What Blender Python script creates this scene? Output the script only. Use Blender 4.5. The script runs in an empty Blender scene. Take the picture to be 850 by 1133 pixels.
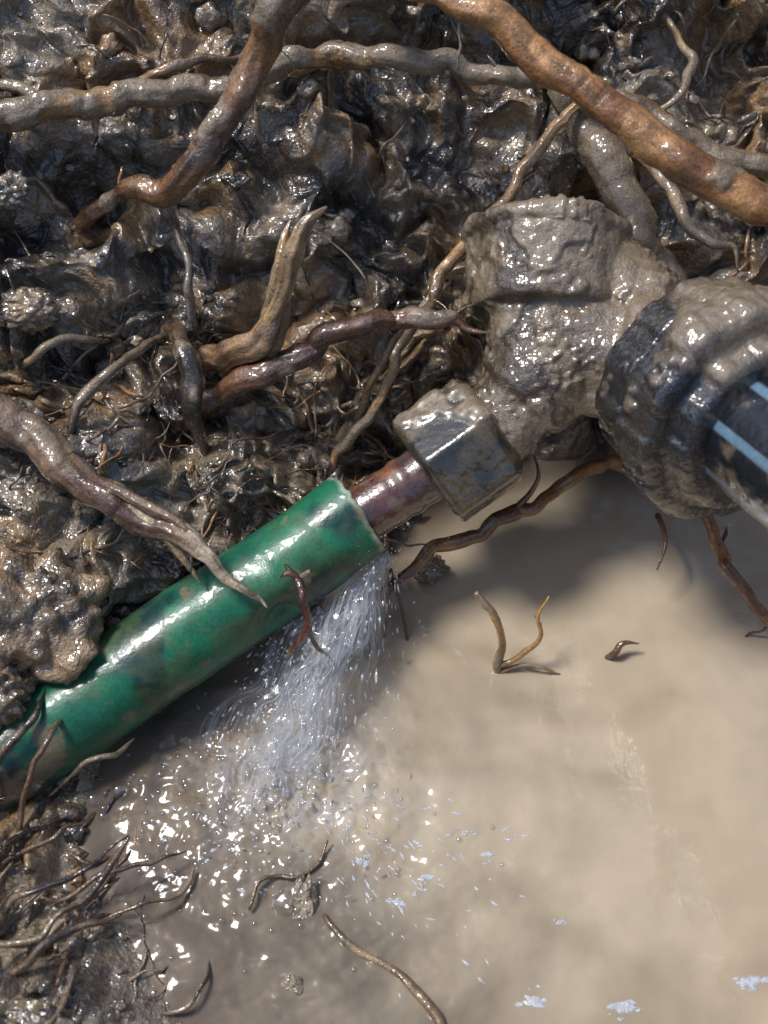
import bpy, bmesh, math, random
import numpy as np
from mathutils import Vector
random.seed(7); rng=np.random.default_rng(11)
scene=bpy.context.scene
scene.view_settings.view_transform='Standard'
try: scene.view_settings.look='None'
except Exception: pass
scene.view_settings.exposure=0

# ---------- bank frame: x along the bank, s up the slope, h out of the slope ----------
CA,SA=math.cos(math.radians(55)),math.sin(math.radians(55)); Z0=.475
def B2W(P):
    P=np.asarray(P,dtype=float); x,s,h=P[...,0],P[...,1],P[...,2]
    return np.stack([x, SA*s-CA*h, Z0+CA*s+SA*h],-1)
def W2B(P):
    P=np.asarray(P,dtype=float); x,y,z=P[...,0],P[...,1],P[...,2]-Z0
    return np.stack([x, SA*y+CA*z, -CA*y+SA*z],-1)
def bv(x,s,h): return Vector(B2W((x,s,h)))

# ---------- noise ----------
G=rng.normal(size=(512,3)); G/=np.linalg.norm(G,axis=1)[:,None]
def _hash(i,j,k):
    return ((i*73856093)^(j*19349663)^(k*83492791))&511
def pn(P,f=1.0,o=0.0):
    P=np.asarray(P)*f+o+17.3
    I=np.floor(P).astype(np.int64); F=P-I; U=F*F*F*(F*(F*6-15)+10)
    r=np.zeros(len(P))
    for a in (0,1):
        wa=U[:,0] if a else 1-U[:,0]
        for b in (0,1):
            wb=U[:,1] if b else 1-U[:,1]
            for c in (0,1):
                wc=U[:,2] if c else 1-U[:,2]
                g=G[_hash(I[:,0]+a,I[:,1]+b,I[:,2]+c)]
                d=(F[:,0]-a)*g[:,0]+(F[:,1]-b)*g[:,1]+(F[:,2]-c)*g[:,2]
                r+=wa*wb*wc*d
    return r*1.6
def fbm(P,f=1.,o=0.,n=4):
    r=0;a=1
    for i in range(n):
        r=r+a*pn(P,f*2.03**i,o+i*5.1); a*=.5
    return r
def sst(a,b,x):
    t=np.clip((x-a)/(b-a),0,1); return t*t*(3-2*t)
def mixc(c1,c2,t):
    return np.asarray(c1)*(1-t[:,None])+np.asarray(c2)*t[:,None]

# ---------- mesh helpers ----------
def make_obj(name,V,F,mat,col=None,parent=None,smooth=True):
    V=np.asarray(V,dtype=np.float32)
    me=bpy.data.meshes.new(name)
    if isinstance(F,np.ndarray) and F.ndim==2:
        n,k=F.shape
        me.vertices.add(len(V)); me.vertices.foreach_set('co',V.ravel())
        me.loops.add(n*k); me.loops.foreach_set('vertex_index',F.astype(np.int32).ravel())
        me.polygons.add(n); me.polygons.foreach_set('loop_start',np.arange(0,n*k,k,dtype=np.int32))
        me.update(calc_edges=True); me.validate()
    else:
        me.from_pydata(V.tolist(),[],[list(map(int,f)) for f in F])
    if smooth: me.polygons.foreach_set('use_smooth',np.ones(len(me.polygons),dtype=bool))
    if col is not None:
        col=np.asarray(col,dtype=float)
        if col.ndim==1: col=np.tile(col,(len(V),1))
        a=me.color_attributes.new('col','FLOAT_COLOR','POINT')
        c=np.ones((len(V),4),dtype=np.float32); c[:,:col.shape[1]]=col
        a.data.foreach_set('color',c.ravel())
    me.materials.append(mat)
    ob=bpy.data.objects.new(name,me); scene.collection.objects.link(ob)
    if parent: ob.parent=parent
    return ob
def grid_faces(nu,nv,wrap_v=False):
    i=np.arange(nu-1)[:,None]; j=np.arange(nv if wrap_v else nv-1)[None,:]
    j2=(j+1)%nv
    return np.stack([i*nv+j,i*nv+j2,(i+1)*nv+j2,(i+1)*nv+j],-1).reshape(-1,4)

# ---------- materials: colour attribute (alpha = roughness) x fine procedural noise ----------
def mat_generic(name,var=.5,scales=(6,30),bump=.4,bscale=(14,60),bdist=.03,coat=.3,coat_r=.1,spec=.5,rvar=.2,fine=.35,cscale=6,cdist=.05,cior=1.6):
    m=bpy.data.materials.new(name); m.use_nodes=True; nt=m.node_tree; N=nt.nodes; L=nt.links
    b=N['Principled BSDF']
    at=N.new('ShaderNodeAttribute'); at.attribute_name='col'
    tc=N.new('ShaderNodeTexCoord')
    def noise(sc,det=6,ro=.6):
        n=N.new('ShaderNodeTexNoise'); n.inputs['Scale'].default_value=sc; n.inputs['Detail'].default_value=det
        n.inputs['Roughness'].default_value=ro; L.new(tc.outputs['Object'],n.inputs['Vector']); return n
    def math_(op,a,c,clamp=False):
        q=N.new('ShaderNodeMath'); q.operation=op; q.use_clamp=clamp
        for i,v in enumerate((a,c)):
            if isinstance(v,(int,float)): q.inputs[i].default_value=v
            else: L.new(v,q.inputs[i])
        return q.outputs[0]
    n1=noise(scales[0],3); n2=noise(scales[1],2)
    s=math_('ADD',n1.outputs['Fac'],n2.outputs['Fac'])
    s=math_('SUBTRACT',s,1.0)
    s=math_('MULTIPLY',s,var*3.0); s=math_('ADD',s,1.0); s=math_('MAXIMUM',s,.25)
    vm=N.new('ShaderNodeVectorMath'); vm.operation='SCALE'
    L.new(at.outputs['Color'],vm.inputs[0]); L.new(s,vm.inputs['Scale'])
    L.new(vm.outputs[0],b.inputs['Base Color'])
    r=math_('SUBTRACT',n1.outputs['Fac'],.5); r=math_('MULTIPLY',r,rvar*3); r=math_('ADD',r,at.outputs['Alpha']); r=math_('MAXIMUM',r,.06); r=math_('MINIMUM',r,.95)
    L.new(r,b.inputs['Roughness'])
    if bump>0:
        ba=noise(bscale[0],4,.6); bb=noise(bscale[1],2,.6)
        hh=math_('MULTIPLY',bb.outputs['Fac'],fine); hh=math_('ADD',hh,ba.outputs['Fac'])
        bp=N.new('ShaderNodeBump'); bp.inputs['Strength'].default_value=bump; bp.inputs['Distance'].default_value=bdist
        L.new(hh,bp.inputs['Height']); L.new(bp.outputs[0],b.inputs['Normal'])
        if coat>0:
            bc=noise(cscale,2,.5); b2=N.new('ShaderNodeBump'); b2.inputs['Strength'].default_value=1; b2.inputs['Distance'].default_value=cdist
            L.new(bc.outputs['Fac'],b2.inputs['Height']); L.new(b2.outputs[0],b.inputs['Coat Normal'])
    b.inputs['Specular IOR Level'].default_value=spec
    b.inputs['Coat Weight'].default_value=coat; b.inputs['Coat Roughness'].default_value=coat_r; b.inputs['Coat IOR'].default_value=cior
    return m
M_mud=mat_generic('wet_mud',.5,(2.2,20),1.0,(6,30),.08,1.0,.05,.5,.2,.25,11,.06,1.8)
M_fit=mat_generic('mud_crust',.35,(5,40),.7,(14,60),.04,.9,.08,.5,.25,.35,10,.03,1.7)
M_root=mat_generic('wet_bark',.5,(5,35),.7,(15,70),.035,.9,.07,.5,.2,.35,14,.02,1.6)
M_plastic=mat_generic('wet_plastic',.3,(3,30),.3,(7,45),.02,.4,.14,.4,.2,.35,6,.02,1.5)
M_hose=mat_generic('black_plastic',.25,(3,30),.15,(10,60),.015,.5,.05,.5,.1)
M_metal=mat_generic('wet_brass',.5,(5,30),.4,(12,60),.02,.9,.05,.6,.12,.35,6,.015,1.7)
M_water=mat_generic('silty_water',.12,(.5,1.6),.14,(1.6,7),.08,0,.05,.5,.0)
M_ground=mat_generic('soil',.5,(2,20),.8,(6,30),.1,.0,.3,.3,.1)
M_foam_glint=mat_generic('foam_and_painted_glint',.3,(20,60),.6,(30,70),.03,.5,.05,.5,.1)

def mat_clear(name,alpha,colr,glf=.35):
    m=bpy.data.materials.new(name); m.use_nodes=True; nt=m.node_tree; N=nt.nodes; L=nt.links
    N.remove(N['Principled BSDF']); out=N['Material Output']
    tr=N.new('ShaderNodeBsdfTransparent'); gl=N.new('ShaderNodeBsdfGlossy'); gl.inputs['Roughness'].default_value=.08
    di=N.new('ShaderNodeBsdfTranslucent'); di.inputs['Color'].default_value=(*colr,1)
    d2=N.new('ShaderNodeBsdfDiffuse'); d2.inputs['Color'].default_value=(*colr,1)
    m0=N.new('ShaderNodeMixShader'); L.new(di.outputs[0],m0.inputs[1]); L.new(d2.outputs[0],m0.inputs[2])
    m1=N.new('ShaderNodeMixShader'); m1.inputs[0].default_value=glf; L.new(m0.outputs[0],m1.inputs[1]); L.new(gl.outputs[0],m1.inputs[2])
    m2=N.new('ShaderNodeMixShader'); m2.inputs[0].default_value=alpha; L.new(tr.outputs[0],m2.inputs[1]); L.new(m1.outputs[0],m2.inputs[2])
    L.new(m2.outputs[0],out.inputs['Surface']); return m,m2
M_spray,_=mat_clear('spray_water',.6,(.85,.88,.95))
M_bub,_=mat_clear('bubble_film',.22,(.7,.7,.7),.8)
M_veil,mx=mat_clear('falling_water_film',.3,(.92,.95,1.0),.2)
nt=M_veil.node_tree; N=nt.nodes; L_=nt.links
a_=N.new('ShaderNodeAttribute'); a_.attribute_name='col'
mp=N.new('ShaderNodeMapping'); mp.inputs['Scale'].default_value=(20,3.4,1); L_.new(a_.outputs['Vector'],mp.inputs['Vector'])
nz=N.new('ShaderNodeTexNoise'); nz.inputs['Scale'].default_value=1; nz.inputs['Detail'].default_value=8; nz.inputs['Roughness'].default_value=.76; nz.inputs['Distortion'].default_value=.6; L_.new(mp.outputs[0],nz.inputs['Vector'])
rp=N.new('ShaderNodeValToRGB'); rp.color_ramp.elements[0].position=.45; rp.color_ramp.elements[0].color=(.03,.03,.03,1); rp.color_ramp.elements[1].position=.63; rp.color_ramp.elements[1].color=(1,1,1,1); L_.new(nz.outputs['Fac'],rp.inputs['Fac'])
mu=N.new('ShaderNodeMath'); mu.operation='MULTIPLY'; L_.new(rp.outputs[0],mu.inputs[0]); L_.new(a_.outputs['Alpha'],mu.inputs[1]); L_.new(mu.outputs[0],mx.inputs[0])

MUD=np.array((.152,.113,.072,.33)); MUDL=np.array((.24,.185,.122,.38)); OCH=np.array((.27,.16,.07,.42)); DRK=np.array((.033,.025,.019,.22)); GRY=np.array((.145,.127,.105,.26))

# ---------- mud bank ----------
C=[(-8,8,2.6),(-4,8,1.5),(0,8,1.3),(4,8,1.4),(8,8,2.6),
(-6,6.5,1.6),(-3,6.5,1.1),(0,6.5,.9),(3,6.5,.9),(6,6.5,1.5),
(-6,4,1.4),(-4,4,.8),(-2,4,.5),(0,4,.35),(2,4,.3),(4,4,.4),(6,4,1.1),
(-6,2,1.4),(-4,2,.9),(-2,2,.35),(0,2,.0),(2,2,-.2),(4,2,-.2),(6,2,.4),
(0,1,-.1),(2,1,-.7),(4,1,-.7),(1.5,.6,-1.0),(3,.6,-1.1),(5,.6,-1.0),
(-5,0,1.4),(-4,0,1.15),(-2,0,.5),(-1,0,.2),(0,0,-.1),(.5,0,-.6),(1.5,0,-1.3),(3,0,-1.5),(5,0,-1.4),
(-5,-1,1.9),(-4,-1,1.7),(-3.3,-1,1.65),(-3,-.6,1.2),(-2,-1,.5),(-1,-1,.14),(0,-1,-.4),(2,-1,-.9),(5,-1,-.8),
(-5,-2,1.9),(-4,-2,1.5),(-3,-2,.95),(-2.3,-2,.75),(-1,-2,.2),(2,-2,.1),(5,-2,.1),
(-5,-3,2.3),(-4,-3,2.05),(-3.2,-3,1.72),(-2.6,-3,1.4),(-1,-3,1.0),(2,-3,.8),(5,-3,.8),
(-5,-4,3.0),(-3.8,-4,2.75),(-2.9,-4,2.4),(-2.1,-4,2.1),(0,-4,1.7),(3,-4,1.5),(5,-4,1.5),
(-5,-5,3.9),(-3,-5,3.5),(-2.2,-5,3.1),(0,-5,2.4),(4,-5,2.3),
(-6,-7,5.6),(-3,-7,5.1),(0,-7,4.3),(4,-7,4.2),(7,-7,4.6),(8,-4,4.2),(8,-2,2.8),(8,0,1.7),(8,3,1.5)]
C=np.array(C,dtype=float)
def tps(r2): return np.where(r2>1e-12,r2*np.log(r2+1e-12)*.5,0)
K=tps(((C[:,None,:2]-C[None,:,:2])**2).sum(-1))+np.eye(len(C))*.02
Pm=np.hstack([np.ones((len(C),1)),C[:,:2]])
A=np.block([[K,Pm],[Pm.T,np.zeros((3,3))]]); sol=np.linalg.solve(A,np.r_[C[:,2],0,0,0])
PITS=[(-3.3,3.4,.5,1.2),(-.1,3.1,.35,.7),(3.9,4.9,.7,1.0),(1.8,4.9,.4,.7),(-2.0,.9,.4,.45),(2.2,3.4,.35,.6),(-2.9,1.5,.3,.45),(-3.9,2.9,.3,.5),(-.8,1.0,.3,.4),(-1.6,2.6,.25,.35)]
def base_h(x,s):
    r=np.zeros(len(x))
    for st in range(0,len(x),40000):
        xx=x[st:st+40000]; ss=s[st:st+40000]
        k=tps((xx[:,None]-C[None,:,0])**2+(ss[:,None]-C[None,:,1])**2)
        r[st:st+40000]=k@sol[:len(C)]+sol[-3]+sol[-2]*xx+sol[-1]*ss
    for (px,ps,pr,pd) in PITS: r-=pd*np.exp(-((x-px)**2+(s-ps)**2)/pr**2)
    return r
def hw(s): return (-Z0-CA*s)/SA
def mud_h(x,s):
    P=np.stack([x,s,0*x],-1)
    b=base_h(x,s)
    W=P+np.stack([pn(P,1.3,3),pn(P,1.3,9),0*x],-1)*.4+np.stack([pn(P,4,3),pn(P,4,9),0*x],-1)*.07
    land=sst(-.15,.5,b-hw(s))
    rough=sst(-.35,.4,pn(P,.6,40)+.3*pn(P,2,44))*.85+.3
    def bil(f,o): return np.abs(pn(W,f,o))*2-.45
    def rid(f,o): return .45-np.abs(pn(W,f,o))*2
    d=.30*fbm(P,.6,2,2)+.36*bil(1.1,5)+rough*(.24*bil(2.6,8)+.11*rid(3.1,28)+.12*bil(5.6,1)+.06*bil(11,2)+.02*pn(W,21,4))+.03*pn(W,7,71)
    return b+d*(.18+.82*land),land,d
xs=np.concatenate([np.linspace(-9,-4.4,50)[:-1],np.linspace(-4.4,4.5,420),np.linspace(4.5,9,50)[1:]])
ss_=np.concatenate([np.linspace(-8.5,-4.9,40)[:-1],np.linspace(-4.9,6.2,520),np.linspace(6.2,9,40)[1:]])
X,S=np.meshgrid(xs,ss_,indexing='ij'); sh=X.shape; X=X.ravel(); S=S.ravel()
H,land,dd=mud_h(X,S)
P=np.stack([X,S,0*X],-1)
lat=np.stack([pn(P,2.2,31)*.16+pn(P,6,33)*.06,pn(P,2.2,51)*.16+pn(P,6,55)*.06-.10*dd,0*X],-1)*(.2+.8*land)[:,None]
Q=np.stack([X,S,H],-1)+lat
c=mixc(MUD,MUDL,sst(-.25,.35,fbm(P,.8,60,3)))
c=mixc(c,GRY,sst(0.0,.4,fbm(P,.9,70,3))*.7)
c=mixc(c,OCH,sst(.10,.40,fbm(P,1.1,80,4))*.8)
c=mixc(c,DRK,sst(.1,.45,fbm(P,1.6,90,4))*.85)
wet=sst(.35,.0,H-hw(S)); c=mixc(c,(.15,.115,.08,.2),wet*.6)
make_obj('mud_bank',B2W(Q),grid_faces(*sh)[:,::-1],M_mud,c)

# ---------- surrounding ground with the pit walls ----------
rings=[]; nseg=120
def rect(t,hx,y0,y1):
    a=2*math.pi*t; cx,cy=math.cos(a),math.sin(a); m=max(abs(cx),abs(cy)); return cx/m*hx,(y0+y1)/2+cy/m*(y1-y0)/2
spec=[(8.2,-11,4.2,-1.2),(8.6,-11.5,4.6,1),(8.9,-12,5.0,3),(9.2,-12.5,5.6,5.0),(10,-13,6.5,5.5),(13,-17,10,5.6),(25,-30,25,5.6),(80,-80,80,5.6),(400,-400,400,5.6)]
for hx,y0,y1,z in spec:
    for i in range(nseg):
        x,y=rect(i/nseg,hx,y0,y1); rings.append((x,y,z))
R=np.array(rings); near=(np.abs(R[:,0])<30)
R[:,2]+=near*fbm(R,.5,4,3)*.3; R[:,0]+=near*pn(R,.6,7)*.3
make_obj('ground',R,grid_faces(len(spec),nseg,True),M_ground,(.15,.115,.08,.8))

# ---------- muddy water ----------
xs=np.concatenate([np.linspace(-9,-4,20)[:-1],np.linspace(-4,5,520),np.linspace(5,9,12)[1:]])
ys=np.concatenate([np.linspace(-12,-6,20)[:-1],np.linspace(-6,1,440),np.linspace(1,3,8)[1:]])
X,Y=np.meshgrid(xs,ys,indexing='ij'); sh=X.shape; X=X.ravel();Y=Y.ravel(); P=np.stack([X,Y,0*X],-1)
def wave(X,Y):
    P=np.stack([X,Y,0*X],-1)
    r=np.hypot((X+1.15)*.9,Y+3.0); t=np.exp(-(r/1.0)**2)
    t2=np.exp(-(np.hypot((X+.5)/1.5,(Y+4.2))/1.4)**2)
    z=t*(.07*fbm(P,2.6,5,3)+.05*(np.abs(pn(P,5,9)))+.02*np.abs(pn(P,11,19)))
    z+=(.034*np.sin(r*8+1.6*pn(P,1.1,3))+.014*np.sin(r*17+2.5*pn(P,1.6,13)))*np.exp(-r/1.5)*sst(.2,.8,r)
    z+=t2*.026*fbm(P*np.array((1,1.5,1)),2.6,15,3)+.014*pn(P,1.2,8)+.004*pn(P,4,18)
    return z,t,t2
Zw,t,t2=wave(X,Y)
Pw=P+np.stack([pn(P,.8,5),pn(P,.8,15),0*X],-1)*.5
c=mixc((.44,.365,.265,.10),(.30,.243,.17,.10),sst(-.25,.4,fbm(Pw*np.array((.7,1.3,1)),.42,22,4)))
c=mixc(c,(.42,.40,.37,.20),np.clip(t*.9,0,1)*sst(-.4,.3,fbm(Pw,1.8,7,3)))
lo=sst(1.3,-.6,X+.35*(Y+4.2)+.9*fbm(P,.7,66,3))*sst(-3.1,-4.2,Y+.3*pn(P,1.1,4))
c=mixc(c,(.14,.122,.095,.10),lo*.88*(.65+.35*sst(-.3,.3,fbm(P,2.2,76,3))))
s_=SA*Y+CA*(0-Z0); h_=-CA*Y+SA*(0-Z0); bed=base_h(X,s_)
shal=sst(.75,.1,h_-bed)
c=mixc(c,(.13,.10,.075,.10),shal*.85)
make_obj('muddy_water',np.stack([X,Y,Zw],-1),grid_faces(*sh),M_water,c)

# ---------- sweep ----------
def catmull(P,n):
    P=np.asarray(P,float); P=np.vstack([2*P[0]-P[1],P,2*P[-1]-P[-2]]); out=[]
    m=len(P)-3
    ts=np.linspace(0,m,n); 
    for t in ts:
        i=min(int(t),m-1); u=t-i; p0,p1,p2,p3=P[i:i+4]
        out.append(.5*((2*p1)+(-p0+p2)*u+(2*p0-5*p1+4*p2-p3)*u*u+(-p0+3*p1-3*p2+p3)*u**3))
    return np.array(out)
def frames(C3):
    T=np.gradient(C3,axis=0); T/=np.linalg.norm(T,axis=1)[:,None]+1e-9
    up=np.array((.13,.37,.92)); n=np.cross(T[0],up)
    if np.linalg.norm(n)<.1: n=np.cross(T[0],(1,0,0))
    n/=np.linalg.norm(n); Ns=[n]
    for i in range(1,len(T)):
        n=Ns[-1]-T[i]*np.dot(Ns[-1],T[i]); n/=np.linalg.norm(n)+1e-9; Ns.append(n)
    Ns=np.array(Ns); return T,Ns,np.cross(T,Ns)
def sweep(pts,rad,nseg=16,step=.035,wob=0.,seed=0.):
    Wp=B2W(np.array(pts,float)); L=np.linalg.norm(np.diff(Wp,axis=0),axis=1).sum()
    n=max(6,int(L/step)); D=np.hstack([Wp,np.array(rad)[:,None]]); D=catmull(D,n)
    C3=D[:,:3]; r=np.maximum(D[:,3],.004)
    if wob>0: C3=C3+np.stack([pn(C3,2.0,seed+k*9) for k in range(3)],-1)*wob+np.stack([pn(C3,4.2,seed+k*9) for k in range(3)],-1)*wob*.4
    T,Nn,Bn=frames(C3)
    a=np.linspace(0,2*math.pi,nseg,endpoint=False)
    dirs=Nn[:,None,:]*np.cos(a)[None,:,None]+Bn[:,None,:]*np.sin(a)[None,:,None]
    return C3,r,dirs,T,L
def tube_mesh(C3,rr,dirs):
    n,k=dirs.shape[:2]; V=(C3[:,None,:]+dirs*rr[:,:,None]).reshape(-1,3)
    F=grid_faces(n,k,True)
    V=np.vstack([V,C3[0],C3[-1]]); i0=n*k
    F=F.tolist()+[(int(j),int((j+1)%k),i0)[::-1] for j in range(k)]+[((n-1)*k+j,(n-1)*k+(j+1)%k,i0+1) for j in range(k)]
    return V,F
ORG=np.array((.33,.14,.04,.2)); BRN=np.array((.12,.07,.038,.22)); RED=np.array((.10,.048,.026,.22)); TAN=np.array((.38,.27,.15,.35)); BLK=np.array((.03,.022,.018,.22))
RM=np.array((.20,.152,.100,.30))
SIDE=[]
def root(name,pts,rad,c1=BRN,c2=ORG,mud=.3,wob=.05,nseg=30,grain=1.0,tipc=None,scale=.82,side=None):
    sd=random.random()*90
    rad=[q*scale for q in rad]
    big=max(rad)>.08
    C3,r,dirs,T,L=sweep(pts,rad,nseg,.022 if big else .04,wob*(1.3 if big else 1),sd)
    n,k=dirs.shape[:2]; base=(C3[:,None,:]+dirs*r[:,None,None]).reshape(-1,3)
    tl=np.linspace(0,L,n); tcoord=np.repeat(tl,k); ang=np.tile(np.linspace(0,2*math.pi,k,endpoint=False),n)+.8*np.sin(tcoord*1.3+sd)
    cyl=np.stack([tcoord*.40,np.cos(ang),np.sin(ang)],-1)
    disp=.18*pn(base,1.3,sd)+grain*.14*pn(cyl,1.8,sd+3)+grain*.12*(.3-np.abs(pn(cyl*np.array((1.3,1,1)),3.2,sd+9)))
    disp+=.5*np.maximum(0,pn(base,2.2,sd+20)-.25)+.05*pn(base,7,sd+60)
    ringy=np.maximum(0,pn(np.stack([tcoord,0*tcoord,0*tcoord],-1),5,sd+31)-.15)*sst(-.1,.3,pn(base,3,sd+41)); disp-=.25*ringy
    rr=r.repeat(k)*(1+disp)
    up=dirs.reshape(-1,3)[:,2]
    mm=sst(.08,.26,fbm(base,1.5,sd+5,4)+.15*up+(mud-.5)*1.3+.1)
    rr+=mm*(.010+.12*r.repeat(k)*(.5+fbm(base,3.5,sd+2,3)))
    col=mixc(c1,c2,sst(-.25,.35,fbm(base*1.0,1.1,sd+11,4)))
    col[:,:3]*=(1+.6*pn(cyl,4,sd+9))[:,None]
    if tipc is not None: col=mixc(col,tipc,sst(.62,.78,tcoord/L+.25*pn(cyl,3,1)))
    col=mixc(col,RM,mm*.92)
    V,F=tube_mesh(C3,rr.reshape(n,k),dirs)
    col=np.vstack([col,col[0],col[-1]])
    if big:
        for _ in range(side if side is not None else int(L*1.1)):
            q=random.randrange(3,n-2); B=W2B(C3[q]); SIDE.append((B,r[q]))
    return make_obj(name,V,F,M_root,col)

T_='tree_root'
root(T_,[(-.62,5.25,2.1),(-1.07,4.7,1.9),(-1.19,4.4,1.7),(-1.5,3.9,1.5),(-1.89,3.47,1.3),(-2.2,3.3,1.1),(-2.63,3.33,.8),(-3.15,3.18,.4),(-3.6,3.06,-.2)],[.22,.22,.2,.18,.17,.17,.12,.1,.06],(.060,.034,.02,.2),(.20,.095,.035,.2),.28,.07)
root(T_,[(-4.9,3.8,.9),(-4.1,3.97,1.1),(-3.34,4.1,1.1),(-2.7,4.24,1.0),(-2.07,4.36,.95),(-1.43,4.5,.9),(-.78,4.67,.9),(-.3,4.75,.5)],[.17,.17,.17,.15,.14,.14,.11,.08],BRN,(.3,.17,.07,.25),.56,.09)
root(T_,[(-4.6,4.35,.7),(-3.9,4.3,1.0),(-3.0,4.15,1.05),(-2.3,4.5,.95),(-1.7,4.7,.8),(-1.2,5.0,.5)],[.06,.07,.07,.06,.05,.04],BRN,(.3,.17,.07,.25),.5,.08,14)
root(T_,[(-1.1,4.72,.5),(-.5,4.75,.9),(-.05,4.65,1),(.69,4.58,1),(1.24,4.43,1),(1.8,4.33,1),(2.5,4.1,1.1),(3.05,3.8,1.1),(3.85,3.48,1.1),(4.8,3.3,1.0)],[.1,.13,.13,.11,.11,.10,.12,.12,.12,.12],BRN,(.3,.18,.08,.25),.58,.09)
root(T_,[(-.4,5.6,1.7),(.13,5.1,1.95),(.63,4.79,2),(1.14,4.55,2),(1.52,4.2,2),(1.9,4.0,2),(2.24,3.69,2),(2.66,3.35,2),(3.17,3.05,2),(3.68,2.86,2),(4.6,2.7,1.9),(5.8,2.6,1.2)],[.18,.18,.18,.19,.2,.2,.21,.22,.22,.23,.24,.24],(.22,.092,.028,.16),(.38,.19,.065,.18),.04,.05,30,.30,side=1)
root(T_,[(2.3,4.6,.5),(2.09,4.29,.9),(1.63,3.73,.9),(1.12,3.03,.9),(.75,2.64,.8),(.47,2.19,.7),(.14,1.63,.6),(-.19,1.02,.5),(-.75,.2,.05)],[.05,.06,.07,.08,.09,.08,.07,.06,.04],BRN,(.38,.22,.1,.3),.42,.08)
root(T_,[(-2.3,1.1,.1),(-1.94,1.2,.5),(-1.63,1.28,.8),(-1.3,1.37,.95),(-.92,1.6,1.0),(-.5,1.87,1.1),(.05,1.94,1.1),(.5,1.96,1.1),(.78,1.87,1.1),(1.12,1.74,1.1)],[.1,.12,.15,.15,.15,.13,.12,.12,.05,.012],(.08,.036,.024,.22),(.17,.085,.048,.22),.36,.08)
root(T_,[(.3,1.95,1.1),(.45,2.1,1.0),(.5,2.3,.7)],[.1,.06,.03],RED,BRN,.4,.04,14,side=0)
root(T_,[(-2.2,1.6,.1),(-1.81,1.63,.6),(-1.34,1.67,1.0),(-1.09,1.92,1.2),(-.94,2.28,1.4),(-.84,2.62,1.5),(-.74,2.75,1.6)],[.12,.15,.18,.15,.12,.09,.05],BRN,(.27,.16,.08,.3),.22,.05,34,2.2,(.38,.26,.13,.4),side=0)
root(T_,[(-1.25,1.75,1.15),(-1.0,2.15,1.42),(-.9,2.5,1.62),(-.76,2.78,1.68),(-.55,2.92,1.72)],[.07,.10,.10,.08,.012],(.2,.12,.06,.3),(.38,.26,.13,.3),.12,.03,24,2.4,side=0)
root(T_,[(-1.2,1.95,1.2),(-1.05,2.3,1.42),(-.98,2.62,1.5),(-.92,2.86,1.5)],[.07,.08,.06,.01],(.15,.09,.05,.3),(.33,.22,.11,.3),.12,.03,24,2.2,side=0)
root(T_,[(-4.7,1.4,1.0),(-4.1,1.2,1.5),(-3.76,.94,1.5),(-3.29,.58,1.6),(-2.83,.27,1.7),(-2.37,-.03,1.8),(-2.02,-.22,1.85),(-1.71,-.39,1.9),(-1.39,-.63,1.88),(-1.08,-.89,1.8)],[.2,.21,.22,.21,.19,.18,.15,.10,.05,.008],(.10,.055,.038,.22),(.19,.12,.075,.25),.38,.07,34,1.7,(.45,.36,.25,.35))
root(T_,[(-2.4,.1,1.85),(-2.05,-.25,1.86),(-1.85,-.5,1.78),(-1.76,-.68,1.7)],[.08,.07,.04,.008],TAN,(.45,.36,.25,.4),.12,.03,18,2.2,side=0)
root(T_,[(-2.6,.25,1.86),(-2.2,.05,1.95),(-1.9,-.12,1.98),(-1.72,-.28,1.95)],[.06,.06,.035,.006],(.2,.13,.08,.3),(.45,.36,.25,.4),.12,.03,18,2.2,side=0)
root(T_,[(1.8,4.8,.2),(1.96,4.35,.6),(2.27,3.75,.7),(2.49,3.29,.8),(2.67,2.82,.8),(2.98,2.28,.7),(3.3,1.9,.2)],[.18,.22,.24,.22,.2,.18,.12],BRN,(.2,.14,.09,.3),.70,.07)
root(T_,[(2.3,4.0,.2),(2.53,3.83,.6),(2.88,3.4,.9),(3.08,3.0,1),(3.29,2.73,1.1),(3.57,2.66,1.1),(3.61,2.43,1.1)],[.07,.07,.07,.06,.05,.03,.012],BRN,TAN,.5,.05,10)
root(T_,[(3.1,.9,-.9),(2.69,.62,-.2),(2.27,.45,.2),(1.8,.2,.4),(1.41,.04,.4),(1.02,-.18,.4),(.63,-.38,.4),(.24,-.64,.4),(-.15,-.96,.4),(-.53,-1.25,.38),(-.78,-1.46,.2)],[.1,.09,.09,.09,.1,.09,.09,.08,.07,.05,.03],(.16,.065,.025,.22),(.35,.17,.05,.22),.10,.09,18,side=4)
root(T_,[(1.45,.06,.4),(1.65,.35,.5),(1.6,.6,.5)],[.05,.03,.008],BRN,ORG,.1,.03,8)
root(T_,[(3.3,.6,-.7),(3.37,.06,.2),(3.54,-.23,.4),(3.58,-.56,.6),(3.82,-.9,.6),(4.18,-1.21,.5),(4.7,-1.6,.3)],[.1,.09,.08,.08,.08,.07,.06],(.16,.065,.025,.22),(.35,.16,.05,.2),.10,.08,18,side=2)
root(T_,[(3.0,-.05,.1),(3.02,-.3,.4),(2.93,-.6,.45)],[.04,.03,.01],RED,BRN,.1,.04,8)
root(T_,[(-2.45,3.5,.0),(-2.37,3.27,.5),(-2.14,2.87,.8),(-2.03,2.47,.9),(-2.02,2.07,.8),(-1.9,1.7,.2)],[.04,.05,.055,.05,.05,.04],GRY,BRN,.6,.06,10)
root(T_,[(-2.35,2.1,.2),(-2.15,1.87,.7),(-1.98,1.55,.95),(-1.97,1.17,.9),(-1.92,.81,.7),(-1.84,.4,.1)],[.08,.11,.13,.12,.09,.06],BLK,BRN,.2,.09)
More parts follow.
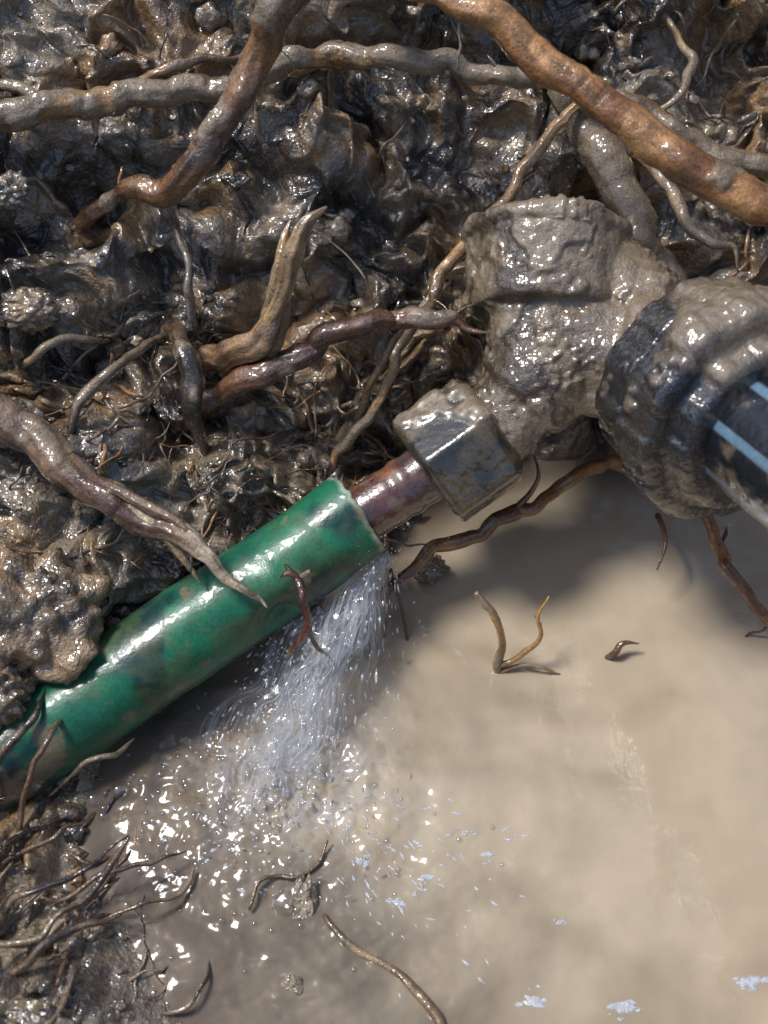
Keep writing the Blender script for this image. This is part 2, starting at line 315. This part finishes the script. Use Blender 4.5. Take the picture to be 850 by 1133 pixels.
root(T_,[(-3.4,.4,.6),(-3.24,.76,1.0),(-3,1.16,1.15),(-2.72,1.44,1.1),(-2.4,1.85,.4)],[.04,.05,.06,.05,.04],BRN,GRY,.55,.07,10)
root(T_,[(-3.9,1.4,.7),(-3.5,1.55,1.15),(-3.2,1.75,1.1),(-2.9,1.8,.6)],[.04,.05,.04,.03],TAN,BRN,.5,.06,10)
root(T_,[(-.3,1.0,.2),(-.1,1.35,.7),(.1,1.75,.9),(.25,2.0,1.0)],[.03,.05,.05,.04],BRN,(.3,.17,.08,.3),.4,.06,10)
root(T_,[(2.9,5.3,.6),(3.2,4.7,.9),(3.0,4.3,1.1),(2.7,4.0,1.0),(2.55,3.6,.6)],[.04,.05,.04,.04,.03],BRN,TAN,.5,.08,10)
tw='twig'
root(tw,[(-.68,2.82,1.3),(-.37,2.57,1.1),(-.18,2.36,1),(-.05,2.0,.6)],[.013,.012,.012,.01],TAN,TAN,.1,.03,6)
root(tw,[(1.19,-1.72,.55),(1.22,-1.34,.9),(1.1,-1.04,1.1),(.91,-.81,1.2)],[.045,.05,.045,.02],ORG,(.4,.22,.07,.3),.15,.03,10)
root(tw,[(1.14,-1.62,.63),(1.46,-1.47,.75),(1.63,-1.29,.9),(1.59,-1.05,1.0),(1.67,-.86,1.1)],[.035,.035,.03,.025,.01],ORG,(.4,.22,.07,.3),.15,.05,8)
root(tw,[(1.61,-1.15,.95),(1.53,-1.05,1.02)],[.02,.008],ORG,ORG,.1,.01,6)
root(tw,[(1.2,-1.7,.6),(1.5,-1.62,.68),(1.85,-1.72,.62)],[.03,.02,.01],ORG,TAN,.15,.03,8)
root(tw,[(2.3,-1.62,.42),(2.45,-1.5,.6),(2.52,-1.38,.64),(2.7,-1.37,.62)],[.03,.05,.04,.008],BRN,RED,.3,.05,10)
root(tw,[(.08,-.6,.4),(.1,-.8,.55),(.2,-1.1,.5),(.27,-1.38,.35)],[.03,.025,.025,.02],BRN,RED,.2,.03,8)
root(tw,[(.0,-.2,.2),(.04,-.65,.5),(.02,-1.05,.45),(-.02,-1.4,.35)],[.02,.02,.015,.015],BRN,RED,.2,.03,8)
root(tw,[(-1.27,-3.7,2.05),(-1.2,-3.5,1.97),(-1.03,-3.42,1.9),(-.77,-3.43,1.9),(-.63,-3.32,1.84),(-.54,-3.12,1.74)],[.02,.025,.025,.025,.025,.012],BLK,BRN,.2,.05,8)
root(tw,[(-.55,-3.74,2.05),(-.29,-3.98,2.25),(0,-4.11,2.34),(.28,-4.27,2.46),(.48,-4.47,2.6),(.6,-4.75,2.75)],[.03,.045,.04,.05,.05,.04],BRN,TAN,.4,.06,8)
for pts,rr_ in [
 ([(-3.5,-3.7,2.3),(-3.3,-3.55,2.42),(-2.86,-3.31,2.35),(-2.4,-3.05,2.0)],.03),
 ([(-3.4,-4.2,2.6),(-3.2,-3.98,2.75),(-2.75,-3.72,2.6),(-2.33,-3.6,2.4)],.05),
 ([(-3.2,-3.6,2.1),(-2.95,-3.5,2.25),(-2.53,-3.3,2.2),(-2.17,-3.2,2.05),(-1.9,-3.22,1.85)],.03),
 ([(-3.7,-3.4,2.0),(-3.4,-3.2,2.15),(-3.1,-3.0,2.1),(-2.75,-2.86,1.85)],.03),
 ([(-2.6,-3.8,2.3),(-2.2,-3.6,2.25),(-1.9,-3.55,2.1),(-1.8,-3.35,1.9)],.02),
 ([(-2.95,-3.7,2.3),(-2.65,-3.45,2.4),(-2.4,-3.15,2.4),(-2.28,-2.95,2.35)],.04),
 ([(-3.6,-3.9,2.5),(-3.1,-3.75,2.6),(-2.8,-3.55,2.5),(-2.45,-3.4,2.25)],.025),
 ([(-1.95,-4.5,2.6),(-1.7,-4.35,2.6),(-1.62,-4.1,2.4),(-1.66,-3.95,2.25)],.02),
 ([(-3.7,-2.8,1.8),(-3.63,-2.6,2.0),(-3.5,-2.25,2.1),(-3.27,-1.95,2.0),(-3.2,-1.7,1.7)],.04),
 ([(-3.5,-3.1,1.8),(-3.46,-2.9,1.98),(-3.24,-2.38,2.1),(-3.1,-2.13,2.1),(-3.0,-1.9,1.75)],.035),
 ([(-3.2,-2.7,1.7),(-2.9,-2.45,1.9),(-2.6,-2.35,1.75),(-2.4,-2.2,1.5)],.02)]:
    root(tw,pts,[rr_*.8]+[rr_]*(len(pts)-2)+[rr_*.35],random.choice([BLK,BRN,BLK]),random.choice([BRN,BRN,BLK]),.25,.08,8)
root(tw,[(-.95,-.5,1.72),(-.8,-.64,1.8),(-.75,-.85,1.82),(-.73,-1.12,1.72),(-.88,-1.35,1.5),(-.95,-1.5,1.3)],[.02,.05,.045,.04,.03,.015],(.06,.02,.015,.25),(.14,.04,.02,.25),.1,.05,10)
root(tw,[(-.8,-.64,1.8),(-.9,-.58,1.86),(-.98,-.62,1.84)],[.03,.035,.01],RED,RED,.1,.01,8)
root(tw,[(-.8,-.64,1.8),(-.7,-.56,1.88)],[.03,.01],RED,RED,.1,.01,8)
root(tw,[(-.74,-1.1,1.72),(-.62,-1.35,1.5),(-.5,-1.55,1.2)],[.03,.025,.01],RED,BRN,.1,.05,8)

# ---------- fine root fibres (one mass) ----------
VV=[];FF=[];CC=[];off=0
cent=[(random.uniform(-4.2,4.3),random.uniform(.2,5.6)) for _ in range(80)]+[(random.uniform(-4,0),random.uniform(-.6,1.6)) for _ in range(95)]+[(random.gauss(-2.9,.45),random.uniform(-4.3,-2.7)) for _ in range(40)]
paths=[]
for (x,s) in cent:
    a=random.uniform(0,2*math.pi); L=random.uniform(.3,1.1); n=7; p=[]; bend=random.gauss(0,.12)
    for i in range(n):
        p.append((x,s)); a+=random.gauss(0,.35)+bend; x+=math.cos(a)*L/n; s+=math.sin(a)*L/n
    paths.append(p)
allp=np.array(paths).reshape(-1,2); hh=mud_h(allp[:,0],allp[:,1])[0].reshape(-1,7)
def strand(pts,r0,c_):
    global off
    C3,r,dirs,T,L=sweep(pts,[r0]*(len(pts)-1)+[r0*.35],6,.05,.03,random.random()*50)
    k=dirs.shape[1]; rr=np.repeat(r[:,None],k,1)*(1+.5*pn(C3,6,3))[:,None]; V,F=tube_mesh(C3,rr,dirs)
    FF.extend([tuple(q+off for q in f) for f in F]); off+=len(V); VV.append(V); CC.append(np.tile(c_,(len(V),1)))
pal=[BRN,RED,BLK,BRN,(.22,.165,.11,.3),(.3,.16,.07,.3),RM,RM]
for p,h in zip(paths,hh):
    h=np.maximum(h,h.mean()-.1); lift=np.array([-.05,.02,.06,.08,.08,.04,-.03])*random.uniform(.3,1.5)
    if p[3][0]>.3 and p[3][1]<1.0: continue
    strand([(a,b,c_+l) for (a,b),c_,l in zip(p,h,lift)],random.choice([.006,.008,.011,.016,.024]),random.choice(pal))
for B,r in SIDE:
    a=random.uniform(0,2*math.pi); x,s,h=B; L=random.uniform(.2,.6); p=[(x,s,h)]; dh=random.uniform(-.9,.3)
    for i in range(5):
        a+=random.gauss(0,.4); x+=math.cos(a)*L/5; s+=math.sin(a)*L/5; h+=dh*L/5; p.append((x,s,h))
    strand(p,random.choice([.01,.012,.016,.02]),random.choice(pal))
make_obj('root_fibres',np.vstack(VV),FF,M_root,np.vstack(CC))

# ---------- clods ----------
bm=bmesh.new(); bmesh.ops.create_icosphere(bm,subdivisions=3,radius=1); ico=np.array([v.co[:] for v in bm.verts]); icof=np.array([[v.index for v in f.verts] for f in bm.faces]); bm.free()
bm=bmesh.new(); bmesh.ops.create_icosphere(bm,subdivisions=5,radius=1); ico5=np.array([v.co[:] for v in bm.verts]); ico5f=np.array([[v.index for v in f.verts] for f in bm.faces]); bm.free()
N=420; cx=rng.uniform(-4.4,4.4,N); cs=rng.uniform(-.8,5.9,N); m=~((cx>.2)&(cs<.9)); 
cx=np.r_[cx[m],rng.normal(-3.1,.45,120)]; cs=np.r_[cs[m],rng.uniform(-4.4,-.6,120)]
ch=mud_h(cx,cs)[0]; VV=[];FF=[];CC=[];off=0
for x,s,h in zip(cx,cs,ch):
    if h<hw(s)-.02: continue
    r=float(np.clip(rng.lognormal(-3.15,.6),.015,.17)); o=rng.uniform(0,90)
    d=ico*(1+.45*pn(ico,1.2,o)+.3*pn(ico,2.4,o+5))[:,None]*r*np.array((rng.uniform(.8,1.4),rng.uniform(.7,1.1),rng.uniform(.5,.9)))
    V=B2W(d+np.array((x,s,h+r*.05))); VV.append(V); FF.append(icof+off); off+=len(V)
    q=rng.random(); base=MUD if q<.5 else (MUDL if q<.75 else (OCH if q<.87 else DRK)); CC.append(np.tile(base,(len(V),1)))
make_obj('mud_clods',np.vstack(VV),np.vstack(FF),M_mud,np.vstack(CC))
def lump(name,c,r,col,o,mat=M_mud,amp=.3):
    n=ico5; d=n*(1+amp*pn(n,1.1,o)+amp*.8*(np.abs(pn(n,2.3,o+3))*2-.4)+amp*.3*(np.abs(pn(n,6,o+7))*2-.4)+amp*.12*pn(n,14,o))[:,None]*np.array(r)
    cc=mixc(col,MUD,sst(-.1,.35,fbm(n,1.5,o+9,4)))
    cc=mixc(cc,DRK,sst(.2,.5,fbm(n,2.5,o+19,4))*.7)
    make_obj(name,B2W(d+np.array(c)),ico5f,mat,cc)
lump('mud_clump',(-3.42,-1.1,1.55),(.62,.62,.5),(.30,.2,.11,.35),3,M_mud,.3)
lump('mud_clump',(-3.75,-1.75,1.75),(.45,.4,.35),(.26,.19,.12,.35),12)
lump('stone',(-3.62,2.05,1.15),(.34,.22,.2),(.33,.235,.14,.35),22,M_mud,.2)
lump('stone',(-3.75,.9,1.35),(.3,.25,.2),(.2,.16,.115,.35),28,M_mud,.25)
lump('stone',(-3.9,3.3,.9),(.25,.18,.15),(.18,.145,.11,.35),38,M_mud,.3)
lump('stone',(-.75,-3.85,1.98),(.15,.36,.1),(.32,.26,.18,.2),33,M_mud,.25)
lump('stone',(-.82,-4.35,2.34),(.14,.16,.1),(.26,.21,.15,.2),35,M_mud,.25)
lump('stone',(-1.5,-4.05,2.08),(.16,.12,.09),(.26,.2,.13,.2),36,M_mud,.25)
lump('stone',(.5,-.62,.02),(.2,.14,.14),(.18,.125,.08,.3),44,M_mud,.25)
lump('mud_clump',(-3.35,-4.55,3.0),(.6,.45,.3),(.18,.13,.06,.6),52)

# ---------- green pipe ----------
def pipe(name,pts,rad,col_fn,mat,disp_fn=None,nseg=64,step=.03,thick=.06,open_end=True,parent=None):
    C3,r,dirs,T,L=sweep(pts,rad,nseg,step)
    n,k=dirs.shape[:2]
    tt=np.linspace(0,1,n)[:,None].repeat(k,1)
    rr=r[:,None].repeat(k,1)
    base=(C3[:,None,:]+dirs*rr[:,:,None])
    if disp_fn is not None: rr=rr+disp_fn(base.reshape(-1,3),tt.ravel()*L,L,dirs.reshape(-1,3)).reshape(n,k)
    outer=C3[:,None,:]+dirs*rr[:,:,None]; inner=C3[:,None,:]+dirs*(rr-thick)[:,:,None]
    rag=(.05*pn(dirs[-1]*1.0,2.2,5)+.02*pn(dirs[-1],7,8))[None,:,None]*sst(.9,1,np.linspace(0,1,n))[:,None,None]*T[-1][None,None,:]
    outer=outer+rag; inner=inner+rag
    seq=np.concatenate([outer,inner[::-1][:int(n*.4)]],0)
    V=seq.reshape(-1,3); F=grid_faces(len(seq),k,True)
    d=np.concatenate([tt,tt[::-1][:int(n*.4)]],0).ravel()*L
    isin=np.r_[np.zeros(n*k),np.ones(int(n*.4)*k)]
    D=np.concatenate([dirs,dirs[::-1][:int(n*.4)]],0).reshape(-1,3)
    return make_obj(name,V,F,mat,col_fn(V,d,L,isin,D),parent=parent)
dent=B2W((-1.0,-1.05,1.45))
def gdisp(P,d,L,D):
    r=.018*pn(P,.9,3)+.004*pn(P,3,9)
    r-=.13*np.exp(-((P-dent)**2).sum(1)/.035)
    dd2=B2W((-1.05,-.72,1.62)); r+=.045*np.exp(-((P-dd2)**2).sum(1)/.03)
    q=d+.35*D[:,2]-.2*D[:,0]+.25*pn(P,1.3,7)
    r+=.005*sst(.6,.95,np.sin(q*9))*sst(-.2,.3,pn(P,1.2,77))
    e=sst(L-.5,L,d); r+=e*(.02*np.sin(np.arctan2(D[:,2],D[:,0])*3+1)+.03*D[:,2])
    return r
def gcol(P,d,L,isin,D):
    c=mixc((.014,.155,.078,.36),(.012,.12,.070,.36),sst(-.3,.4,fbm(P,1.2,5,3)))
    left=sst(3.9,1.4,d)
    blot=sst(-.05,.25,fbm(P,.9,15,4)-.18+.6*left)
    c=mixc(c,(.010,.032,.036,.25),blot*.88)
    c=mixc(c,(.06,.12,.045,.4),sst(.2,.5,fbm(P,1.6,45,4))*.5)
    c=mixc(c,(.34,.38,.28,.4),sst(L-.055,L-.01,d+.03*pn(P,7,2))*.9)
    c=mixc(c,(.09,.11,.055,.4),sst(.05,.6,fbm(P,3.0,95,5))*.45)
    c=mixc(c,RM,sst(.32,.46,fbm(P,2.0,35,5)+.3*left-.14)*.8)
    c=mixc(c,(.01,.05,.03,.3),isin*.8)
    return c
gp=pipe('green_pipe',[(-5.2,-3.1,1.6),(-4.4,-2.75,1.55),(-3.76,-2.42,1.5),(-2.91,-1.87,1.35),(-2.03,-1.26,1.25),(-1.14,-.66,1.15),(-.25,-.05,1.05)],[.5,.5,.5,.49,.48,.475,.46],gcol,M_plastic,gdisp,96,.022,.06)
def ccol(P,d,L,isin,D):
    c=mixc((.085,.032,.026,.16),(.22,.095,.05,.16),sst(-.2,.5,fbm(P,2.5,5,3)))
    c=mixc(c,(.05,.045,.05,.2),sst(.15,.4,fbm(P,3,55,4))*.7)
    c=mixc(c,RM,sst(.32,.5,fbm(P,3,75,4))*.5)
    return c
cp=pipe('copper_pipe',[(-1.0,-.52,1.1),(-.4,-.14,1.1),(.1,.18,1.1),(.75,.6,1.1)],[.29,.29,.30,.3],ccol,M_metal,lambda P,d,L,D:.006*pn(P,2,3)+.012*np.sin(d*30)*np.exp(-((d-1.5)/.2)**2),48,.03,.04)

# ---------- tee fitting ----------
tee=bpy.data.objects.new('pipe_tee_fitting',None); scene.collection.objects.link(tee)
def basis(a):
    a=a/np.linalg.norm(a); u=np.cross(a,(.1,.2,.97)); u/=np.linalg.norm(u); return a,u,np.cross(a,u)
def lathe_raw(p0,p1,prof,k=48,phase=0,radfn=None):
    p0=np.array(p0);p1=np.array(p1); L=np.linalg.norm(p1-p0); a,u,v=basis(p1-p0)
    ang=np.linspace(0,2*math.pi,k,endpoint=False)+phase
    V=[]
    for t,r in prof:
        f=radfn(ang) if radfn is not None else np.ones(k)
        V.append(p0+a*t*L+(u[None]*np.cos(ang)[:,None]+v[None]*np.sin(ang)[:,None])*(r*f)[:,None])
    n=len(prof); V=np.vstack(V); F=grid_faces(n,k,True).tolist(); F.append(list(range(k))[::-1]); F.append([(n-1)*k+j for j in range(k)])
    return V,F
def remesh(parts,vox,smooth_it,name):
    VV=[];FF=[];o=0
    for V,F in parts:
        VV.append(V); FF+=[[int(q)+o for q in f] for f in F]; o+=len(V)
    me=bpy.data.meshes.new('tmp'); me.from_pydata(np.vstack(VV).tolist(),[],FF); 
    bm=bmesh.new(); bm.from_mesh(me); bmesh.ops.recalc_face_normals(bm,faces=bm.faces); bm.to_mesh(me); bm.free()
    ob=bpy.data.objects.new('tmp',me); scene.collection.objects.link(ob)
    md=ob.modifiers.new('r','REMESH'); md.mode='VOXEL'; md.voxel_size=vox
    sm=ob.modifiers.new('s','SMOOTH'); sm.factor=.5; sm.iterations=smooth_it
    dg=bpy.context.evaluated_depsgraph_get(); dg.update(); ev=ob.evaluated_get(dg); m2=ev.to_mesh()
    n=len(m2.vertices); V=np.empty(n*3,dtype=np.float32); m2.vertices.foreach_get('co',V); V=V.reshape(-1,3).astype(float)
    Nn=np.empty(n*3,dtype=np.float32); m2.vertices.foreach_get('normal',Nn); Nn=Nn.reshape(-1,3).astype(float)
    F=[list(p.vertices) for p in m2.polygons]; ev.to_mesh_clear(); bpy.data.objects.remove(ob)
    return V,Nn,F
w=lambda *a: B2W(np.array(a,float))
parts=[lathe_raw(w(.95,.74,1.1),w(1.35,1.08,1.12),[(0,.46),(1,.44)]),
 lathe_raw(w(1.15,.9,1.1),w(1.8,1.6,1.2),[(0,.44),(.3,.46),(.36,.54),(.6,.58),(1,.62)]),
 lathe_raw(w(1.6,1.3,1.15),w(1.68,2.90,1.0),[(0,.58),(.38,.60),(.42,.64),(.45,.76),(.50,.79),(.9,.80),(.92,.84),(.98,.83),(1,.76)]),
 lathe_raw(w(1.6,1.75,1.15),w(2.95,1.38,1.5),[(0,.60),(.3,.56),(.55,.56),(.58,.66),(1,.70)]),
 lathe_raw(w(2.1,2.45,1.05),w(2.95,1.6,1.4),[(0,.50),(1,.50)]),
 lathe_raw(w(1.95,1.3,1.3),w(2.5,1.05,1.5),[(0,.33),(1,.25)])]
V,Nn,F=remesh(parts,.024,7,'body')
d=.045*fbm(V,.9,3,2)+.016*(np.abs(pn(V,2.6,7))*2-.4)+.018*np.maximum(0,fbm(V,5,9,3))+.004*pn(V,13,3)
gr=sst(.15,.45,pn(V,12,77))*sst(-.1,.3,pn(V,1.5,5))*.032
patch_=sst(.05,.16,fbm(V,1.4,55,4))*.035
V=V+Nn*(d+gr+patch_)[:,None]
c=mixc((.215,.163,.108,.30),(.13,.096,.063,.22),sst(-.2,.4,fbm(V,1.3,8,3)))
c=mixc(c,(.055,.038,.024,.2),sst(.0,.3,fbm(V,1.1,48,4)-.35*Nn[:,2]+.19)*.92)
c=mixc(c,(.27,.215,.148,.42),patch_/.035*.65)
make_obj('body',V,F,M_fit,c,parent=tee)
def hexf(ang):
    m=(ang%(math.pi/3))-math.pi/6; return np.minimum(np.cos(math.pi/6)/np.cos(m),.975)
prof=[(0,.30),(0.0,.40),(.0,.56),(.015,.60),(.05,.65)]+[(t,.675) for t in np.linspace(.08,.88,26)]+[(.93,.64),(.98,.58),(1,.5)]
V,F=lathe_raw(w(.42,.36,1.1),w(1.12,.86,1.12),prof,180,.35,hexf)
cen=w(.77,.61,1.11); Nn=V-cen; Nn/=np.linalg.norm(Nn,axis=1)[:,None]
mm=sst(.0,.2,.8*fbm(V,1.7,66,4)+.85*(Nn@(B2W((-.2,1,.1))-B2W((0,0,0))))-.38)
V=V+Nn*(mm*(.02+.03*np.abs(fbm(V,5,6,3)))+.004*pn(V,4,1))[:,None]
c=mixc((.030,.029,.023,.18),(.10,.075,.04,.22),sst(-.1,.45,fbm(V,2,5,4))); c=mixc(c,(.19,.145,.095,.3),mm*.95)
make_obj('hex_nut',V,F,M_metal,c,parent=tee)

# ---------- black hose and compression nut ----------
hose=bpy.data.objects.new('black_water_hose',None); scene.collection.objects.link(hose)
p0=w(2.95,1.35,1.5); p1=w(3.35,.80,2.25); L=np.linalg.norm(p1-p0); ax=(p1-p0)/L
prof=[(-.12,.55),(-.12,.80),(-.08,.92)]+[(t,.98+.03*math.sin(t*3)) for t in np.linspace(-.04,.36,24)]+[(.38,.99),(.40,.95),(.44,.95),(.46,1.06),(.48,1.09)]+[(t,1.10) for t in np.linspace(.5,.88,24)]+[(.92,1.08),(.95,1.03),(.96,.94),(.96,.86),(1.0,.84),(1.1,.83)]+[(1.16,.80),(1.18,.74),(1.18,.60)]
def rib(ang): return 1+.018*np.tanh(4*np.sin(ang*12))
V,F=lathe_raw(p0,p1,prof,260,0,rib)
rel=V-p0; axd=rel@ax; Nn=rel-axd[:,None]*ax; Nn/=np.linalg.norm(Nn,axis=1)[:,None]+1e-9
up2=B2W((.15,.95,.25))-B2W((0,0,0)); band=np.exp(-((axd/L-.7)/.2)**2)
mm=sst(.0,.22,.35*fbm(V,1.1,26,5)+.85*(Nn@up2)+.22*band-.50)
mm=np.maximum(mm,sst(.22,.4,fbm(V,2.6,146,5))*.6)
V=V+Nn*(mm*(.02+.05*np.abs(fbm(V,3,6,4))+.04*band))[:,None]
c=mixc((.011,.012,.016,.14),(.045,.038,.03,.3),sst(-.0,.5,fbm(V,2,5,5))*.7); c=mixc(c,(.195,.150,.102,.34),mm)
make_obj('compression_nut',V,F,M_fit,c,parent=hose)
pe=p0+ax*L*7
prof=[(t,.62) for t in np.linspace(0,1,240)]
V,F=lathe_raw(p0,pe,prof,220)
rel=V-p0; axd=rel@ax; a_,u_,v_=basis(pe-p0); ang=np.arctan2(rel@v_,rel@u_)
c=np.tile((.010,.011,.015,.12),(len(V),1))
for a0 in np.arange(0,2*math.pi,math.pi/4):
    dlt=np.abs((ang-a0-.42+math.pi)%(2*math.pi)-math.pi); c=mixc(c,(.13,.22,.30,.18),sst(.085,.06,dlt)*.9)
c=mixc(c,(.19,.15,.10,.4),sst(.3,.6,fbm(V,3,9,5))*.5)
make_obj('pipe_wall',V,F,M_hose,c,parent=hose)

# ---------- spray ----------
VV=[];FF=[];off=0
def streak(p,q,r,k=6):
    global off
    p=np.array(p);q=np.array(q); a,u,v=basis(q-p); prof=[(0,.1),(.25,.8),(.55,1),(.8,.7),(1,.1)]
    L=np.linalg.norm(q-p); ang=np.linspace(0,2*math.pi,k,endpoint=False)
    V=np.vstack([p+a*t*L+(u[None]*np.cos(ang)[:,None]+v[None]*np.sin(ang)[:,None])*r*s for t,s in prof])
    VV.append(V); FF.append(grid_faces(5,k,True)+off); off+=len(V)
g=9.0
def traj(o,l,T,z1=0.):
    vx=(l[0]-o[0])/T; vy=(l[1]-o[1])/T; vz=(z1-o[2]+.5*g*T*T)/T
    return lambda t: np.array((o[0]+vx*t,o[1]+vy*t,o[2]+vz*t-.5*g*t*t))
for i in range(700):
    u=random.random()**1.3
    o=w(-.0-.95*u,-.40-.62*u,1.05+random.uniform(-.2,.3))
    if u>.15: o=o-np.array((0,0,.1))
    l=(o[0]*.7+random.gauss(-.75,.42),random.gauss(-2.85,.45))
    T=random.uniform(.22,.5); f=traj(o,l,T)
    for _ in range(random.randint(1,2)):
        t=random.random()**.75*T*.95; dt=random.choice([.003,.005,.008,.012])
        j=np.array([random.gauss(0,.035) for _ in range(3)])*(.3+t/T)
        streak(f(t)+j,f(min(T,t+dt))+j,random.choice([.003,.004,.006,.010,.015,.018]))
for i in range(110):
    o=w(.03+random.gauss(0,.07),-.42,1.0); l=(o[0]+random.gauss(-.05,.12),o[1]-random.uniform(.1,.9)); T=.45; f=traj(o,l,T); t=random.random()*T*.9
    streak(f(t),f(t+random.choice([.008,.02,.04])),random.choice([.005,.007,.012]))
for i in range(60):
    o=w(0,-.3,1.2); d=np.array((random.gauss(.08,.22),random.gauss(-.3,.25),random.gauss(.1,.2))); streak(o+d,o+d*1.0+np.array((.005,0,.02)),random.choice([.004,.006]))
for i in range(260):
    r=abs(random.gauss(0,.65)); a=random.uniform(0,2*math.pi); x=-1.1+r*math.cos(a); y=-3.0+r*math.sin(a); z=abs(random.gauss(0,.12))+.02
    d=np.array((random.gauss(0,.03),random.gauss(-.02,.03),random.uniform(.01,.04))); streak((x,y,z),np.array((x,y,z))+d,random.choice([.006,.009,.014]))
make_obj('water_spray',np.vstack(VV),np.vstack(FF),M_spray)
VV=[];FF=[];CC=[];off=0
def veil(u0,u1,l0,l1,T,sd,amp,st=1.):
    global off
    nu,nv=70,60; V=[];c=[]
    for i in range(nu):
        u=i/(nu-1); uu=u0+(u1-u0)*u
        o=w(.02-.95*uu,-.42-.62*uu,1.0); l=(l0[0]+(l1[0]-l0[0])*u,l0[1]+(l1[1]-l0[1])*u); f=traj(o,l,T)
        for j in range(nv):
            v=j/(nv-1); V.append(f(v*T)); c.append((u+sd,v+sd*.37,sd,st*min(1,5*u,5*(1-u))*(1-.3*v)*min(1,8*v+.5)))
    V=np.array(V); V=V+np.stack([pn(V,2.5,sd),pn(V,2.5,sd+9),pn(V,2.5,sd+19)],-1)*amp
    VV.append(V); FF.append(grid_faces(nu,nv)+off); off+=len(V); CC.append(np.array(c))
veil(0,.30,(-.45,-2.5),(-1.45,-3.0),.35,1.3,.12)
veil(0,.20,(.0,-2.0),(-1.0,-3.0),.32,4.7,.10)
veil(.02,.45,(-.7,-2.8),(-1.85,-3.1),.38,8.1,.16)
veil(.0,.35,(-.5,-3.0),(-1.7,-3.5),.42,14.1,.14,.8)
veil(.0,.2,(-.8,-2.4),(-1.5,-2.9),.36,24.1,.10,.9)
veil(.3,.95,(-1.0,-2.3),(-2.0,-2.6),.30,18.1,.14,.7)
veil(-.04,.08,(.05,-1.0),(-.15,-1.4),.45,11.9,.05)
veil(-.04,.12,(.1,-1.3),(-.4,-1.9),.42,21.9,.08,.8)
make_obj('water_jet',np.vstack(VV),np.vstack(FF),M_veil,np.vstack(CC))

# ---------- foam and painted sky glints ----------
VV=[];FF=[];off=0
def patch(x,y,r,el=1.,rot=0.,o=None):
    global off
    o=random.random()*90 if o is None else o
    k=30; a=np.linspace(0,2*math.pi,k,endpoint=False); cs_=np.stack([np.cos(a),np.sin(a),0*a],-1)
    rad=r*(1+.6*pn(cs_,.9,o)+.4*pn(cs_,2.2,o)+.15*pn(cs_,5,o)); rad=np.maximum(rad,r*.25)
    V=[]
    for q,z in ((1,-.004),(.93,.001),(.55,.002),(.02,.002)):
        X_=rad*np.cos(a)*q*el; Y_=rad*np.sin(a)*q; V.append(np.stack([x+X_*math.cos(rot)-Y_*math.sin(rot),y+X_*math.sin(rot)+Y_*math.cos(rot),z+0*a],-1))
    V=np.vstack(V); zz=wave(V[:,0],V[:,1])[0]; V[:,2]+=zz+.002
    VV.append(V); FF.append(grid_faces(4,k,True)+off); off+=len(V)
for x,y,r in [(.39,-3.9,.03),(1.0,-3.68,.025),(1.64,-4.32,.02),(1.33,-5.0,.04),(3.3,-4.85,.05),(2.14,-5.07,.05),(.13,-4.15,.03),(-.2,-3.75,.03)]:  # blue-white flecks painted in place of sky reflections on wavelets
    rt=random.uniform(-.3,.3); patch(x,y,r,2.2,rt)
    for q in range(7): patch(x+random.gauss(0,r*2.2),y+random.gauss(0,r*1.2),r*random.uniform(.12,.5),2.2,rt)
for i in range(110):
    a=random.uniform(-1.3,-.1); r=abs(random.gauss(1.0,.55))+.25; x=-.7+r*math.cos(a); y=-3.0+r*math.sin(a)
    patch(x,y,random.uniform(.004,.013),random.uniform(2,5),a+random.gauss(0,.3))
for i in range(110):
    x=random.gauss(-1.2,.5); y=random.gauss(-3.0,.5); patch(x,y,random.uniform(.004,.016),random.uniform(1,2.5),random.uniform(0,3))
make_obj('foam_and_painted_glints',np.vstack(VV),np.vstack(FF),M_foam_glint,(.45,.475,.52,.15))  # one pale blue shared by splash froth and the painted sky reflections
VV=[];FF=[];off=0
for x,y,r in [(-2.86,-3.13,.09),(-2.62,-3.04,.1),(-2.4,-2.95,.06),(-.93,-4.14,.12),(-2.2,-2.8,.05),(-2.75,-3.3,.05)]+[(random.gauss(-1.9,.5),random.gauss(-3.3,.5),random.uniform(.015,.05)) for _ in range(130)]+[(random.gauss(-.9,.7),random.gauss(-3.6,.5),random.uniform(.012,.035)) for _ in range(110)]:
    V=ico*r; V=V+np.array((x,y,.0)); VV.append(V); FF.append(icof+off); off+=len(V)
make_obj('water_bubbles',np.vstack(VV),np.vstack(FF),M_bub)

# ---------- light, world, camera ----------
sd=Vector((-.46,.12,.88)).normalized()
su=bpy.data.lights.new('sun','SUN'); su.energy=3.2; su.angle=math.radians(14); su.color=(1,.97,.93)
so=bpy.data.objects.new('sun',su); scene.collection.objects.link(so); so.rotation_euler=sd.to_track_quat('Z','Y').to_euler()
wd=bpy.data.worlds.new('World'); scene.world=wd; wd.use_nodes=True; nt=wd.node_tree
sky=nt.nodes.new('ShaderNodeTexSky'); sky.sky_type='NISHITA'; sky.sun_disc=False; sky.dust_density=2; sky.air_density=1.0; sky.ozone_density=.9
sky.sun_elevation=math.asin(sd.z); sky.sun_rotation=math.atan2(sd.x,sd.y)
nt.links.new(sky.outputs[0],nt.nodes['Background'].inputs[0]); nt.nodes['Background'].inputs[1].default_value=.14
cam=bpy.data.cameras.new('camera'); co=bpy.data.objects.new('camera',cam); scene.collection.objects.link(co)
co.location=bv(0,0,13); co.rotation_euler=(math.radians(35),0,0)
cam.sensor_fit='VERTICAL'; cam.sensor_height=36; cam.lens=36*13/11.33; cam.clip_end=1500
cam.dof.use_dof=True; cam.dof.focus_distance=12.0; cam.dof.aperture_fstop=.35
scene.camera=co
